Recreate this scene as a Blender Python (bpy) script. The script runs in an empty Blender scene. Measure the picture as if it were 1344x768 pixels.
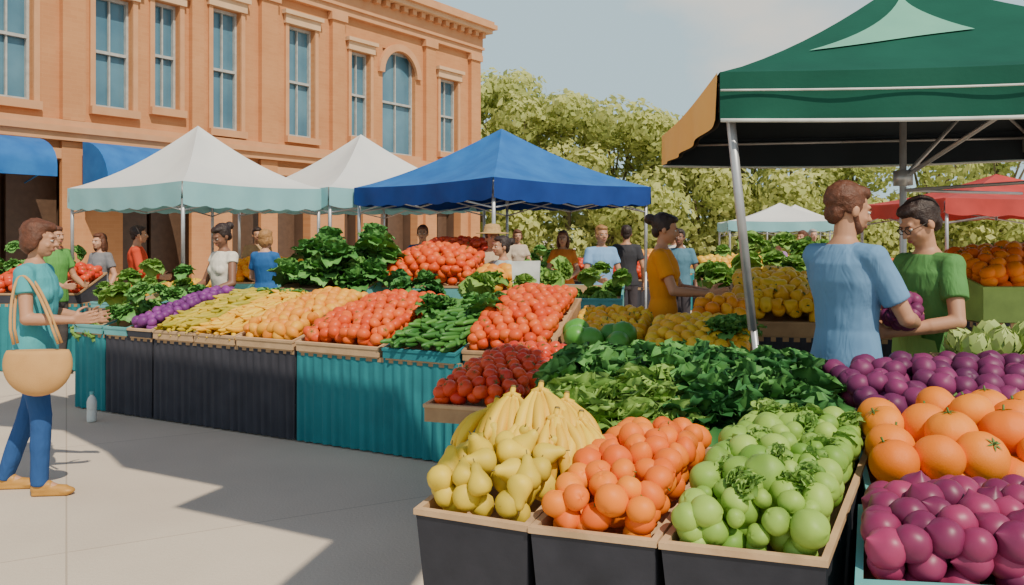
import bpy, math, random, numpy as np
from mathutils import Vector, Matrix
random.seed(7); rng=np.random.default_rng(7)
S=bpy.context.scene
# ------------------------------------------------------------ materials
def mat(name,c1,c2=None,rough=.6,scale=8,bump=0.0,bscale=None,tint=False,trans=0.0,metal=0,coat=0,mottle=.15,spec=.5):
    m=bpy.data.materials.new(name); m.use_nodes=True
    nt=m.node_tree; N=nt.nodes; L=nt.links; b=N['Principled BSDF']
    c2=c2 or tuple(x*.72 for x in c1)
    tc=N.new('ShaderNodeTexCoord'); nz=N.new('ShaderNodeTexNoise'); nz.inputs['Scale'].default_value=scale; nz.inputs['Detail'].default_value=5
    L.new(tc.outputs['Object'],nz.inputs['Vector'])
    mix=N.new('ShaderNodeMix'); mix.data_type='RGBA'
    mix.inputs[6].default_value=(*c1,1); mix.inputs[7].default_value=(*c2,1)
    if tint:
        at=N.new('ShaderNodeAttribute'); at.attribute_name='tint'
        ma=N.new('ShaderNodeMath'); ma.operation='MULTIPLY_ADD'; ma.inputs[1].default_value=mottle*2.2; 
        L.new(nz.outputs['Fac'],ma.inputs[0])
        sb=N.new('ShaderNodeMath'); sb.operation='SUBTRACT'; sb.inputs[1].default_value=mottle*1.1; sb.use_clamp=False
        L.new(at.outputs['Fac'],sb.inputs[0]); L.new(sb.outputs[0],ma.inputs[2]); ma.use_clamp=True
        L.new(ma.outputs[0],mix.inputs[0])
    else:
        rp=N.new('ShaderNodeMapRange'); rp.inputs[1].default_value=.3; rp.inputs[2].default_value=.7
        L.new(nz.outputs['Fac'],rp.inputs[0]); L.new(rp.outputs[0],mix.inputs[0])
    L.new(mix.outputs[2],b.inputs['Base Color'])
    b.inputs['Roughness'].default_value=rough; b.inputs['Metallic'].default_value=metal; b.inputs['Specular IOR Level'].default_value=spec
    if coat: b.inputs['Coat Weight'].default_value=coat; b.inputs['Coat Roughness'].default_value=.25
    if bump:
        n2=N.new('ShaderNodeTexNoise'); n2.inputs['Scale'].default_value=bscale or scale*6; n2.inputs['Detail'].default_value=3
        L.new(tc.outputs['Object'],n2.inputs['Vector'])
        bp=N.new('ShaderNodeBump'); bp.inputs['Strength'].default_value=bump; bp.inputs['Distance'].default_value=.01
        L.new(n2.outputs['Fac'],bp.inputs['Height']); L.new(bp.outputs[0],b.inputs['Normal'])
    if trans:
        tr=N.new('ShaderNodeBsdfTranslucent'); L.new(mix.outputs[2],tr.inputs['Color'])
        ms=N.new('ShaderNodeMixShader'); ms.inputs[0].default_value=trans
        L.new(b.outputs[0],ms.inputs[1]); L.new(tr.outputs[0],ms.inputs[2])
        L.new(ms.outputs[0],N['Material Output'].inputs['Surface'])
    return m
# ------------------------------------------------------------ mesh builder
class MB:
    def __init__(s): s.v=[]; s.f=[]; s.m=[]; s.t=[]; s.n=0
    def add(s,v,f,mi=0,t=0.5):
        v=np.asarray(v,float); k=s.n
        s.v.append(v); s.f.extend([tuple(i+k for i in q) for q in f])
        s.m.extend([mi]*len(f) if isinstance(mi,int) else list(mi))
        s.t.append(np.full(len(v),t) if np.isscalar(t) else np.asarray(t)); s.n+=len(v)
    def mesh(s,name,mats=(),smooth=True):
        me=bpy.data.meshes.new(name); V=np.concatenate(s.v)
        me.from_pydata(V.tolist(),[],s.f)
        for m in mats: me.materials.append(m)
        me.polygons.foreach_set('material_index',s.m)
        me.polygons.foreach_set('use_smooth',[smooth]*len(s.f))
        a=me.attributes.new('tint','FLOAT','POINT'); a.data.foreach_set('value',np.concatenate(s.t).astype(np.float32))
        me.update(); return me
    def obj(s,name,mats=(),parent=None,smooth=True):
        o=bpy.data.objects.new(name,s.mesh(name,mats,smooth)); S.collection.objects.link(o)
        if parent: o.parent=parent
        return o
def empty(name,parent=None):
    e=bpy.data.objects.new(name,None); S.collection.objects.link(e); e.empty_display_size=.1
    if parent:e.parent=parent
    return e
def bx(mb,lo,hi,mi=0,M=None,t=.5):
    x0,y0,z0=lo;x1,y1,z1=hi
    v=np.array([(x0,y0,z0),(x1,y0,z0),(x1,y1,z0),(x0,y1,z0),(x0,y0,z1),(x1,y0,z1),(x1,y1,z1),(x0,y1,z1)],float)
    if M is not None: v=M(v)
    mb.add(v,[(0,3,2,1),(4,5,6,7),(0,1,5,4),(1,2,6,5),(2,3,7,6),(3,0,4,7)],mi,t)
def frame(d):
    d=np.asarray(d,float); d=d/np.linalg.norm(d)
    a=np.array([0,0,1.]) if abs(d[2])<.9 else np.array([1.,0,0])
    u=np.cross(d,a); u/=np.linalg.norm(u); w=np.cross(d,u); return d,u,w
def rings(mb,R,mi=0,t=.5,cap=True):
    n=len(R[0]); k=len(R); V=np.concatenate(R); F=[]
    for i in range(k-1):
        for j in range(n):
            j2=(j+1)%n; F.append((i*n+j,i*n+j2,(i+1)*n+j2,(i+1)*n+j))
    if cap: F.append(tuple(reversed(range(n)))); F.append(tuple((k-1)*n+j for j in range(n)))
    mb.add(V,F,mi,t)
def circ(c,u,w,r,n,r2=None):
    a=np.linspace(0,2*math.pi,n,endpoint=False)
    return np.asarray(c)+np.outer(np.cos(a)*r,u)+np.outer(np.sin(a)*(r2 or r),w)
def cone(mb,p1,p2,r1,r2,flat=False,n=14,mi=0):
    p1=np.array(p1,float);p2=np.array(p2,float); d,u,w=frame(p2-p1); R=[]
    if flat: R=[circ(p1,u,w,r1,n),circ((p1+p2)/2,u,w,(r1+r2)/2,n),circ(p2,u,w,r2,n)]
    else:
        for a in (-80,-50,-20): a=math.radians(a); R.append(circ(p1+d*r1*math.sin(a),u,w,r1*math.cos(a),n))
        for a in (20,50,80): a=math.radians(a); R.append(circ(p2+d*r2*math.sin(a),u,w,r2*math.cos(a),n))
    rings(mb,R,mi)
def ell(mb,c,r,M=None,n=16,mi=0):
    R=[]
    for a in np.linspace(-84,84,9):
        a=math.radians(a); q=circ((0,0,math.sin(a)),np.array([1,0,0.]),np.array([0,1.,0]),math.cos(a),n)*np.array(r)
        R.append(q+np.array(c))
    if M: R=[M(q) for q in R]
    rings(mb,R,mi)
def tube(mb,pts,rad,n=8,mi=0,t=.5):
    P=np.array(pts,float); R=[]
    for i in range(len(P)):
        d=P[min(i+1,len(P)-1)]-P[max(i-1,0)]; d,u,w=frame(d)
        r=rad if np.isscalar(rad) else rad[i]; R.append(circ(P[i],u,w,r,n))
    rings(mb,R,mi,t)
def pole(mb,a,b,r,mi=0): tube(mb,[a,b],r,10,mi)
# ------------------------------------------------------------ world, sun, camera
SUNAZ=np.array([.5,-.866]); EL=math.radians(50)
w=bpy.data.worlds.new("World"); S.world=w; w.use_nodes=True; nt=w.node_tree; N=nt.nodes; L=nt.links
bg=N['Background']; sky=N.new('ShaderNodeTexSky'); sky.sky_type='NISHITA'; sky.sun_disc=False
sky.sun_elevation=EL; sky.sun_rotation=math.radians(150); sky.air_density=1.0; sky.dust_density=1.0; sky.ozone_density=1.0
tc=N.new('ShaderNodeTexCoord')
sx=N.new('ShaderNodeSeparateXYZ'); L.new(tc.outputs['Generated'],sx.inputs[0])
hz=N.new('ShaderNodeMapRange'); hz.interpolation_type='SMOOTHSTEP'; hz.inputs[1].default_value=0.30; hz.inputs[2].default_value=.8; hz.inputs[3].default_value=.95; hz.inputs[4].default_value=0
L.new(sx.outputs[2],hz.inputs[0])
m0=N.new('ShaderNodeMix'); m0.data_type='RGBA'; m0.inputs[7].default_value=(5.4,7.4,8.1,1)
L.new(hz.outputs[0],m0.inputs[0]); L.new(sky.outputs[0],m0.inputs[6])
mp=N.new('ShaderNodeMapping'); mp.inputs['Scale'].default_value=(1,1,1.7); mp.inputs['Location'].default_value=(.62,0,.1)
nz=N.new('ShaderNodeTexNoise'); nz.inputs['Scale'].default_value=2.4; nz.inputs['Detail'].default_value=7; nz.inputs['Roughness'].default_value=.5
cr=N.new('ShaderNodeValToRGB'); cr.color_ramp.elements[0].position=.50; cr.color_ramp.elements[1].position=.62
mx=N.new('ShaderNodeMix'); mx.data_type='RGBA'; mx.inputs[7].default_value=(9.0,8.6,7.7,1)
L.new(tc.outputs['Generated'],mp.inputs[0]); L.new(mp.outputs[0],nz.inputs['Vector']); L.new(nz.outputs['Fac'],cr.inputs[0])
cm=N.new('ShaderNodeMath'); cm.operation='MULTIPLY'; L.new(cr.outputs[0],cm.inputs[0])
hz2=N.new('ShaderNodeMapRange'); hz2.inputs[1].default_value=.3; hz2.inputs[2].default_value=.7; hz2.inputs[3].default_value=.9; hz2.inputs[4].default_value=.1; L.new(sx.outputs[2],hz2.inputs[0]); L.new(hz2.outputs[0],cm.inputs[1])
L.new(cm.outputs[0],mx.inputs[0]); L.new(m0.outputs[2],mx.inputs[6]); L.new(mx.outputs[2],bg.inputs[0]); bg.inputs[1].default_value=.115
sd=bpy.data.lights.new('sun','SUN'); sd.energy=5.0; sd.angle=math.radians(.5); sd.color=(1,.89,.71)
so=bpy.data.objects.new('sun',sd); S.collection.objects.link(so)
sv=Vector((SUNAZ[0]*math.cos(EL),SUNAZ[1]*math.cos(EL),math.sin(EL))); so.rotation_euler=sv.to_track_quat('Z','Y').to_euler(); so.location=sv*20
cd=bpy.data.cameras.new('camera'); cam=bpy.data.objects.new('camera',cd); S.collection.objects.link(cam); S.camera=cam
cam.location=(0,0,1.6); cam.rotation_euler=(math.radians(90),0,0); cd.sensor_width=36; cd.lens=36*1100/1344; cd.shift_y=-74/1344; cd.clip_end=800; cd.clip_start=.05
# ------------------------------------------------------------ common materials
M_conc=mat('paving',(.72,.61,.49),(.65,.55,.44),.9,1.2,.3,60,spec=.2)
M_teal=mat('teal_cloth',(.02,.22,.25),(.015,.17,.20),.85,5,.15,90)
M_dark=mat('charcoal_cloth',(.045,.045,.06),(.03,.03,.042),.85,5,.15,90)
M_tealbox=mat('teal_paint',(.13,.42,.42),(.10,.34,.35),.5,6,.05)
M_kraft=mat('cardboard',(.58,.38,.21),(.47,.30,.16),.8,10,.15)
M_wood=mat('wood',(.45,.28,.14),(.34,.20,.10),.7,10,.15)
M_black=mat('black_plastic',(.035,.037,.05),(.025,.027,.037),.55,10,.06,spec=.3)
M_steel=mat('pole_metal',(.55,.56,.58),(.42,.43,.45),.4,10,metal=.5)
M_white=mat('white_canvas',(.82,.82,.79),(.76,.77,.75),.8,3,.1,40,trans=.18)
M_whiteshade=mat('white_canvas_shade',(.30,.60,.63),(.25,.54,.58),.8,3,.1,40,trans=.15)  # bluish shade on the white tents' valances, put into the canvas colour
M_blue=mat('blue_canvas',(.03,.17,.48),(.018,.12,.38),.7,3,.1,40,spec=.25)
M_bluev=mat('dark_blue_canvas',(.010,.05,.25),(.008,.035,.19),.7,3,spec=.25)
M_green=mat('green_canvas',(.008,.088,.058),(.006,.068,.045),.75,3,.1,40,spec=.2)
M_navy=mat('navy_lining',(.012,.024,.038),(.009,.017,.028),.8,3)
M_orange=mat('orange_canvas',(.98,.55,.16),(.94,.50,.13),.8,3,spec=.2)
M_piping=mat('white_piping',(.75,.78,.75),None,.6)
M_highlight=mat('green_roof_highlight',(.17,.46,.33),(.14,.40,.29),.7,3)  # highlight on the green roof, painted as a paler colour
M_redc=mat('red_canvas',(.6,.06,.05),None,.7,3,trans=.2)
# ------------------------------------------------------------ ground
mb=MB(); n=24
xs=np.linspace(-160,160,n); ys=np.linspace(-60,320,n); V=[(x,y,0) for y in ys for x in xs]
mb.add(V,[(j*n+i,j*n+i+1,(j+1)*n+i+1,(j+1)*n+i) for j in range(n-1) for i in range(n-1)])
g=mb.obj('ground',[M_conc],smooth=False)
nt=M_conc.node_tree; N=nt.nodes; L=nt.links; b=N['Principled BSDF']
old=b.inputs['Base Color'].links[0].from_socket
tcn=[x for x in N if x.type=='TEX_COORD'][0]
vo=N.new('ShaderNodeTexNoise'); vo.inputs['Scale'].default_value=.5; vo.inputs['Detail'].default_value=8
L.new(tcn.outputs['Object'],vo.inputs['Vector'])
rr=N.new('ShaderNodeMapRange'); rr.inputs[1].default_value=.35; rr.inputs[2].default_value=.7; rr.inputs[3].default_value=1; rr.inputs[4].default_value=.86
L.new(vo.outputs['Fac'],rr.inputs[0])
fn=N.new('ShaderNodeTexNoise'); fn.inputs['Scale'].default_value=180; L.new(tcn.outputs['Object'],fn.inputs['Vector'])
r2=N.new('ShaderNodeMapRange'); r2.inputs[1].default_value=.3; r2.inputs[2].default_value=.7; r2.inputs[3].default_value=.88; r2.inputs[4].default_value=1.05
L.new(fn.outputs['Fac'],r2.inputs[0])
mm=N.new('ShaderNodeMath'); mm.operation='MULTIPLY'; L.new(rr.outputs[0],mm.inputs[0]); L.new(r2.outputs[0],mm.inputs[1])
mpj=N.new('ShaderNodeMapping'); mpj.inputs['Rotation'].default_value=(0,0,math.radians(-28)); L.new(tcn.outputs['Object'],mpj.inputs[0])
br=N.new('ShaderNodeTexBrick'); br.inputs['Scale'].default_value=1; br.offset=0; br.inputs['Brick Width'].default_value=2.4; br.inputs['Row Height'].default_value=2.4
br.inputs['Mortar Size'].default_value=.005; br.inputs['Color1'].default_value=(1,1,1,1); br.inputs['Color2'].default_value=(.96,.96,.96,1); br.inputs['Mortar'].default_value=(.72,.7,.68,1)
L.new(mpj.outputs[0],br.inputs['Vector'])
vm=N.new('ShaderNodeVectorMath'); vm.operation='SCALE'; L.new(old,vm.inputs[0]); L.new(mm.outputs[0],vm.inputs['Scale'])
v2=N.new('ShaderNodeVectorMath'); v2.operation='MULTIPLY'; L.new(vm.outputs[0],v2.inputs[0]); L.new(br.outputs[0],v2.inputs[1]); L.new(v2.outputs[0],b.inputs['Base Color'])
# ------------------------------------------------------------ building
M_brick=mat('terracotta_brick',(.60,.285,.13),(.53,.24,.105),.9,1.2,.12,30,spec=.15)
nt=M_brick.node_tree; N=nt.nodes; L=nt.links; b=N['Principled BSDF']; old=b.inputs['Base Color'].links[0].from_socket
tcn=[x for x in N if x.type=='TEX_COORD'][0]
br=N.new('ShaderNodeTexBrick'); br.inputs['Scale'].default_value=1; br.inputs['Brick Width'].default_value=.24; br.inputs['Row Height'].default_value=.08; br.inputs['Mortar Size'].default_value=.005
br.inputs['Color1'].default_value=(1,1,1,1); br.inputs['Color2'].default_value=(.94,.92,.91,1); br.inputs['Mortar'].default_value=(1.0,1.05,1.08,1)
mpb=N.new('ShaderNodeMapping'); mpb.inputs['Rotation'].default_value=(math.radians(90),0,0)
L.new(tcn.outputs['Object'],mpb.inputs[0]); L.new(mpb.outputs[0],br.inputs['Vector'])
v2=N.new('ShaderNodeVectorMath'); v2.operation='MULTIPLY'; L.new(old,v2.inputs[0]); L.new(br.outputs[0],v2.inputs[1]); L.new(v2.outputs[0],b.inputs['Base Color'])
M_stone=mat('terracotta_trim',(.62,.33,.17),(.56,.28,.14),.9,3,.1,spec=.15)
M_lint=mat('sandstone',(.68,.46,.28),(.61,.39,.23),.9,3,.1,spec=.15)
M_glass=mat('window_glass',(.12,.25,.33),(.06,.15,.22),.10,.9)
M_frame=mat('window_frame',(.50,.50,.47),None,.5)
M_int=mat('shop_interior',(.16,.085,.05),(.09,.05,.032),.9,1)
bld=empty('brick_building')
U=Vector((-.5624,-.8269,0)); NO=Vector((.8269,-.5624,0))
Mx=Matrix((( U.x,-NO.x,0,0),(U.y,-NO.y,0,0),(0,0,1,0),(0,0,0,1)))
bld.matrix_world=Matrix.Translation((-1.13,27.5,0))@Mx
W=[(1.09,1.97,4.2,6.5,0),(3.11,4.52,3.95,6.95,1),(5.04,5.78,4.3,6.65,0),(7.08,7.94,4.1,6.9,0),(9.38,10.15,4.05,6.85,0),(11.0,11.6,4.35,6.65,0),(12.1,12.9,4.2,6.5,0),(14.1,14.9,4.15,6.6,0),(16.2,17,4.2,6.5,0)]
G=[(.9,2.1,0.02,3),(3.0,4.6,.02,3.1),(5.3,6.6,.02,3),(7.2,9.6,.02,3.1),(10.5,12.3,.02,3.1),(13.3,15.5,.02,3.1),(16.4,18.4,.02,3.0)]
TOP=8.6
allh=[h[:4] for h in W]+G
sb=sorted({0.,21.}|{h[0] for h in allh}|{h[1] for h in allh}); zb=sorted({0.,TOP-.2}|{h[2] for h in allh}|{h[3] for h in allh})
mb=MB()
for i in range(len(sb)-1):
    for j in range(len(zb)-1):
        cs=(sb[i]+sb[i+1])/2; cz=(zb[j]+zb[j+1])/2
        if any(h[0]<cs<h[1] and h[2]<cz<h[3] for h in allh): continue
        mb.add([(sb[i],0,zb[j]),(sb[i+1],0,zb[j]),(sb[i+1],0,zb[j+1]),(sb[i],0,zb[j+1])],[(0,1,2,3)])
for h in allh:
    a,b_,c,d=h[:4]; D=.28
    for q in ([(a,0,c),(a,D,c),(a,D,d),(a,0,d)],[(b_,0,c),(b_,0,d),(b_,D,d),(b_,D,c)],[(a,0,d),(a,D,d),(b_,D,d),(b_,0,d)],[(a,0,c),(b_,0,c),(b_,D,c),(a,D,c)]):
        mb.add(q,[(0,1,2,3)])
T0=TOP-.2
mb.add([(0,0,0),(0,14,0),(0,14,T0),(0,0,T0)],[(0,1,2,3)]); mb.add([(21,0,0),(21,14,0),(21,14,T0),(21,0,T0)],[(3,2,1,0)])
mb.add([(0,14,0),(21,14,0),(21,14,T0),(0,14,T0)],[(3,2,1,0)]); mb.add([(0,0,T0),(21,0,T0),(21,14,T0),(0,14,T0)],[(0,1,2,3)])
mb.obj('walls',[M_brick],bld,False)
tr=MB(); gl=MB(); fr=MB()
for (a,b_,c,d,arch) in W:
    gl.add([(a,.22,c),(b_,.22,c),(b_,.22,d),(a,.22,d)],[(0,1,2,3)])
    for (x0,x1,z0,z1) in ((a,a+.05,c,d),(b_-.05,b_,c,d),(a+.05,b_-.05,c,c+.07),(a+.05,b_-.05,d-.07,d)): bx(fr,(x0,.13,z0),(x1,.215,z1))
    mid=(a+b_)/2; bx(fr,(a+.05,.12,(c+d)/2-.03),(b_-.05,.21,(c+d)/2+.03)); 
    bx(fr,(mid-.016,.15,c+.07),(mid+.016,.212,(c+d)/2-.031)); bx(fr,(mid-.016,.15,(c+d)/2+.031),(mid+.016,.212,d-.07))
    bx(tr,(a-.12,-.14,c-.16),(b_+.12,-.002,c-.001))
    if arch:
        r=(b_-a)/2; zc=d-r; k=12; 
        for sgn in (-1,1):
            arc=[(mid+sgn*r*math.sin(t),.05,zc+r*math.cos(t)) for t in np.linspace(0,math.pi/2,k)]
            vv=[(mid+sgn*r,.05,d)]+arc
            tr.add(vv,[(0,i+1,i+2) for i in range(k-1)])
        R=[]
        for t in np.linspace(-math.pi/2,math.pi/2,20):
            s_,c_=math.sin(t),math.cos(t)
            R.append(np.array([(mid+(r)*s_,-.1,zc+r*c_),(mid+(r+.2)*s_,-.1,zc+(r+.2)*c_),(mid+(r+.2)*s_,-.003,zc+(r+.2)*c_),(mid+r*s_,-.003,zc+r*c_)]))
        rings(tr,R)
    else:
        bx(tr,(a-.14,-.10,d+.001),(b_+.14,-.002,d+.22),1)
        bx(tr,(a-.2,-.17,d+.222),(b_+.2,-.002,d+.32),1)
        bx(tr,(a-.11,-.05,c),(a-.003,-.002,d)); bx(tr,(b_+.003,-.05,c),(b_+.11,-.002,d))
for (a,b_,c,d) in G:
    gl.add([(a,.9,c),(b_,.9,c),(b_,.9,d),(a,.9,d)],[(0,1,2,3)],1)
    for q in ([(a,.28,c),(a,.9,c),(a,.9,d),(a,.28,d)],[(b_,.28,c),(b_,.28,d),(b_,.9,d),(b_,.9,c)],[(a,.28,d),(a,.9,d),(b_,.9,d),(b_,.28,d)]): gl.add(q,[(0,1,2,3)],1)
    bx(fr,(a+.1,.5,.8),((a+b_)/2-.05,.56,d-.25),1); bx(fr,((a+b_)/2+.05,.5,.02),(b_-.1,.56,d-.25),1)
    bx(tr,(a-.16,-.09,d+.001),(b_+.16,-.002,d+.2))
for p0,p1 in ((0,.5),(2.3,2.75),(6.1,6.55),(8.35,8.85),(10.45,10.75),(13.15,13.6),(15.3,15.75),(18.6,19.1)):
    bx(tr,(p0,-.13,3.86),(p1,-.003,7.5),2); bx(tr,(p0-.06,-.18,7.3),(p1+.06,-.004,7.498)); bx(tr,(p0,-.10,0),(p1,-.003,3.44),2)
bx(tr,(-.08,-.2,3.45),(21,-.002,3.6)); bx(tr,(-.12,-.27,3.601),(21,-.002,3.72)); bx(tr,(-.07,-.16,3.721),(21,-.002,3.85))
bx(tr,(-.06,-.15,7.5),(21,-.002,7.68)); bx(tr,(-.1,-.22,7.681),(21,-.002,7.76))
for s_ in np.arange(0,20.8,.38): bx(tr,(s_,-.34,TOP-.56),(s_+.17,-.16,TOP-.4))
bx(tr,(-.08,-.16,7.761),(21,-.002,TOP-.394)); bx(tr,(-.22,-.46,TOP-.393),(21,-.003,TOP-.27),1); bx(tr,(-.3,-.6,TOP-.269),(21,.3,TOP-.12)); bx(tr,(-.26,-.5,TOP-.119),(21,.3,TOP))
gl.obj('windows',[M_glass,M_int],bld,False); fr.obj('window_frames',[M_frame,mat('shopfront_wood',(.12,.07,.045),None,.5)],bld,False)
tr.obj('trim',[M_stone,M_lint,M_brick],bld,False)
for a,b_,z0,z1,dp in ((14.2,17.4,3.42,2.9,.8),(11.4,13.3,3.44,2.62,.9)):
    aw=MB(); k=8; P=[]; y0=-.29
    for t in np.linspace(0,1,k): P.append((y0-dp*math.sin(t*math.pi/2),z1+(z0-z1)*math.cos(t*math.pi/2)))
    R=[]
    P.append((y0-dp,z1-.22))
    for y,z in P: R+= [(a,y,z),(b_,y,z)]
    aw.add(R,[(2*i,2*i+1,2*i+3,2*i+2) for i in range(len(P)-1)])
    for e in (a,b_):
        v=[(e,y0,z1-.05)]+[(e,y,z) for y,z in P[:-1]]; aw.add(v,[(0,i+1,i+2) for i in range(len(P)-2)])
    for e in (a+.05,b_-.05): pole(aw,(e,y0+.28,z1-.3),(e,y0-dp+.02,z1-.02),.015)
    e=empty('blue_awning'); e.matrix_world=bld.matrix_world.copy(); o=aw.obj('canopy',[M_blue],e,True)
# ------------------------------------------------------------ trees
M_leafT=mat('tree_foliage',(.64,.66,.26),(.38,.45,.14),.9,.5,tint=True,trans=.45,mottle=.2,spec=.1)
M_bark=mat('bark',(.20,.16,.10),None,.9,6,.4)
def tree_mass(centers,nleaf,size):
    mb=MB(); 
    for (x,y,z,r) in centers:
        k=int(nleaf*r*r)
        d=rng.normal(size=(k,3)); d/=np.linalg.norm(d,axis=1)[:,None]
        rad=r*(.62+.42*rng.random(k)**.5)[:,None]
        lob=1+.16*np.sin(d[:,0:1]*5+x)*np.cos(d[:,2:3]*6+y)
        p=np.array([x,y,z])+d*rad*lob*np.array([1,1,.85])
        q=rng.normal(size=(k,3)); q=q*.35+d; q/=np.linalg.norm(q,axis=1)[:,None]
        a=np.cross(q,rng.normal(size=(k,3))); a/=np.linalg.norm(a,axis=1)[:,None]; b2=np.cross(q,a)
        s=(size*(.5+rng.random(k)))[:,None]
        V=np.stack([p-a*s,p+b2*s*.6,p+a*s,p-b2*s*.6],1).reshape(-1,3)
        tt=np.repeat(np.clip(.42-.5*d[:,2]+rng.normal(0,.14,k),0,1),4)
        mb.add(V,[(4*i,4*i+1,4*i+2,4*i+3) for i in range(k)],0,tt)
    return mb
cs=[]
hts=[(-4,8.8),(-1.4,8.8),(.3,8.9),(2.2,8.0),(4,7.3),(5.8,6.9),(7.5,6.7),(9.5,6.9),(11.5,6.6),(14,6.4),(17,6.8),(20,6.5),(24,6.2),(28,6.5)]
for x,h in hts:
    for k in range(18):
        r=random.uniform(.75,1.4); cs.append((x*1.08+random.uniform(-1.5,1.5),37+random.uniform(-2,2),random.uniform(.9,h-r*.8)+.2,r))
    cs.append((x*1.08,37,h-1,1.2))
for x in np.arange(-5,32,1.3): cs.append((x,38.5+random.uniform(-.5,.5),random.uniform(.8,1.6),1.3))
mb=tree_mass(cs,260,.145)
for x,h in hts:
    x*=1.08; tube(mb,[(x,37.5,0),(x+.1,37.4,h*.35),(x,37.3,h*.75)],[.25,.17,.06],8,1)
    for k in range(4): tube(mb,[(x+.1,37.4,h*.35),(x+random.uniform(-1.3,1.3),37+random.uniform(-1,1),h*.75)],[.1,.03],6,1)
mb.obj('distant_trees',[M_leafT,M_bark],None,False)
# ------------------------------------------------------------ tents
def tent(name,C,ez,pz,drop,roof,val,side_val=None,sag=.10,lining=None,poles=(0,1,2,3),scallop=.03,lean=None,center=False,highlight=None):
    C=[np.array(c,float) for c in C]; cen=sum(C)/4; E=empty(name)
    rf=MB(); vl=MB(); ln=MB(); K=10; T=10
    def rp(e,u,t,off=0):
        a,b=C[e],C[(e+1)%4]; p=(a+(b-a)*u)*(1-t)+cen*t
        z=ez+(pz-ez)*(t**1.12)-sag*math.sin(math.pi*t)*(.5+.5*math.sin(math.pi*u))-.03*math.sin(math.pi*u)*(1-t)+off
        return (p[0],p[1],z)
    for e in range(4):
        a,b=C[e],C[(e+1)%4]
        for mbx,off in ((rf,0),(ln,-.03)) if lining else ((rf,0),):
            V=[rp(e,i/K,j/T,off) for j in range(T+1) for i in range(K+1)]
            mbx.add(V,[(j*(K+1)+i,j*(K+1)+i+1,(j+1)*(K+1)+i+1,(j+1)*(K+1)+i) for j in range(T) for i in range(K)])
        V=[]; k=40; nrm=(a+b)/2-cen; nrm/=np.linalg.norm(nrm)
        for j in range(4):
            for i in range(k+1):
                u=i/k; p=a+(b-a)*u+nrm*(.012+.015*math.sin(u*23+e)*(j/3))
                z=ez-.03*math.sin(math.pi*u)-(drop+ (scallop*abs(math.sin(u*math.pi*7)) if j==3 else 0))*j/3
                V.append((p[0],p[1],z))
        mi=1 if (side_val and e in side_val) else 0
        vl.add(V,[(j*(k+1)+i,j*(k+1)+i+1,(j+1)*(k+1)+i+1,(j+1)*(k+1)+i) for j in range(3) for i in range(k)],mi)
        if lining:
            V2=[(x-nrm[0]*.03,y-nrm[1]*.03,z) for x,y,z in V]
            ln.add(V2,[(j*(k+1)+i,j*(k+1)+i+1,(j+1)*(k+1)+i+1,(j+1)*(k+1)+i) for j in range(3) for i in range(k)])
            if e not in (side_val or ()):
              for jj in (1,2):
                q=[(a+(b-a)*i/20)+nrm*.035 for i in range(21)]
                tube(vl,[(p[0],p[1],ez-.03*math.sin(math.pi*i/20)-(.10 if jj==1 else drop*.98+.012)) for i,p in enumerate(q)],.006 if jj==1 else .011,6,2)
    if highlight:  # pale triangle over the front roof panel, imitating a highlight
        (ua,ta),(ub,tb_),(uc,tc_)=highlight; n=12; V=[];F=[]; idx={}
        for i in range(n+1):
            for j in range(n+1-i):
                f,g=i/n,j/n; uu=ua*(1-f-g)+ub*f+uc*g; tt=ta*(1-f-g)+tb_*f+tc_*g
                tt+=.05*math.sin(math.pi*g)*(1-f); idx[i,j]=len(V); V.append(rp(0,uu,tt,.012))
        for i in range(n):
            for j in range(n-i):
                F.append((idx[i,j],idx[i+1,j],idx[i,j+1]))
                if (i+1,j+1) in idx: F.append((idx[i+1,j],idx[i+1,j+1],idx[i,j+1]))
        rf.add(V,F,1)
    rf.obj('canopy',[roof,M_highlight],E); vl.obj('valance',[val,M_orange,M_piping],E)
    if lining: ln.obj('lining',[lining],E)
    fm=MB()
    for i in poles:
        c=C[i]+(cen-C[i])*.03; f=c.copy()
        if lean and i in lean: f=np.array(lean[i])
        pole(fm,(f[0],f[1],0),(c[0]*.5+f[0]*.5,c[1]*.5+f[1]*.5,1.2),.018)
        pole(fm,(f[0]*.52+c[0]*.48,f[1]*.52+c[1]*.48,1.1),(c[0],c[1],ez-.03),.024)
        bx(fm,(f[0]-.06,f[1]-.06,0.002),(f[0]+.06,f[1]+.06,.015)); bx(fm,(c[0]-.035,c[1]-.035,ez-.2),(c[0]+.035,c[1]+.035,ez-.05))
    for e in range(4):
        a,b=C[e]+(cen-C[e])*.03,C[(e+1)%4]+(cen-C[(e+1)%4])*.03; m=(a+b)/2
        for p,q in ((a,m),(b,m)):
            if lining: pole(fm,(*p,ez-.09),(*q,ez-.09),.011)
            else: pole(fm,(*p,ez-.09),(*q,ez-.32),.011); pole(fm,(*p,ez-.36),(*q,ez-.1),.011)
    for i in range(4):
        a=C[i]+(cen-C[i])*.03; pole(fm,(*a,ez-.08),(*cen,pz-.25),.012)
    pole(fm,(*cen,(pz-.75)),(*cen,pz-.03),.02)
    if center:
        pole(fm,(*cen,0),(*cen,pz-.3),.022); bx(fm,(cen[0]-.045,cen[1]-.045,1.93),(cen[0]+.045,cen[1]+.045,2.03))
        for i in (1,2):
            a=C[i]*.62+cen*.38; pole(fm,(*cen,1.98),(*a,ez+(pz-ez)*.30),.014); pole(fm,(*cen,1.9),(*(C[i]*.9+cen*.1),1.93),.011)
    fm.obj('frame',[M_steel],E); return E
tent('blue_canopy_tent',[(-.22,9.9),(1.97,11.94),(-.08,14.14),(-2.27,12.1)],2.3,3.14,.24,M_blue,M_bluev)
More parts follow.
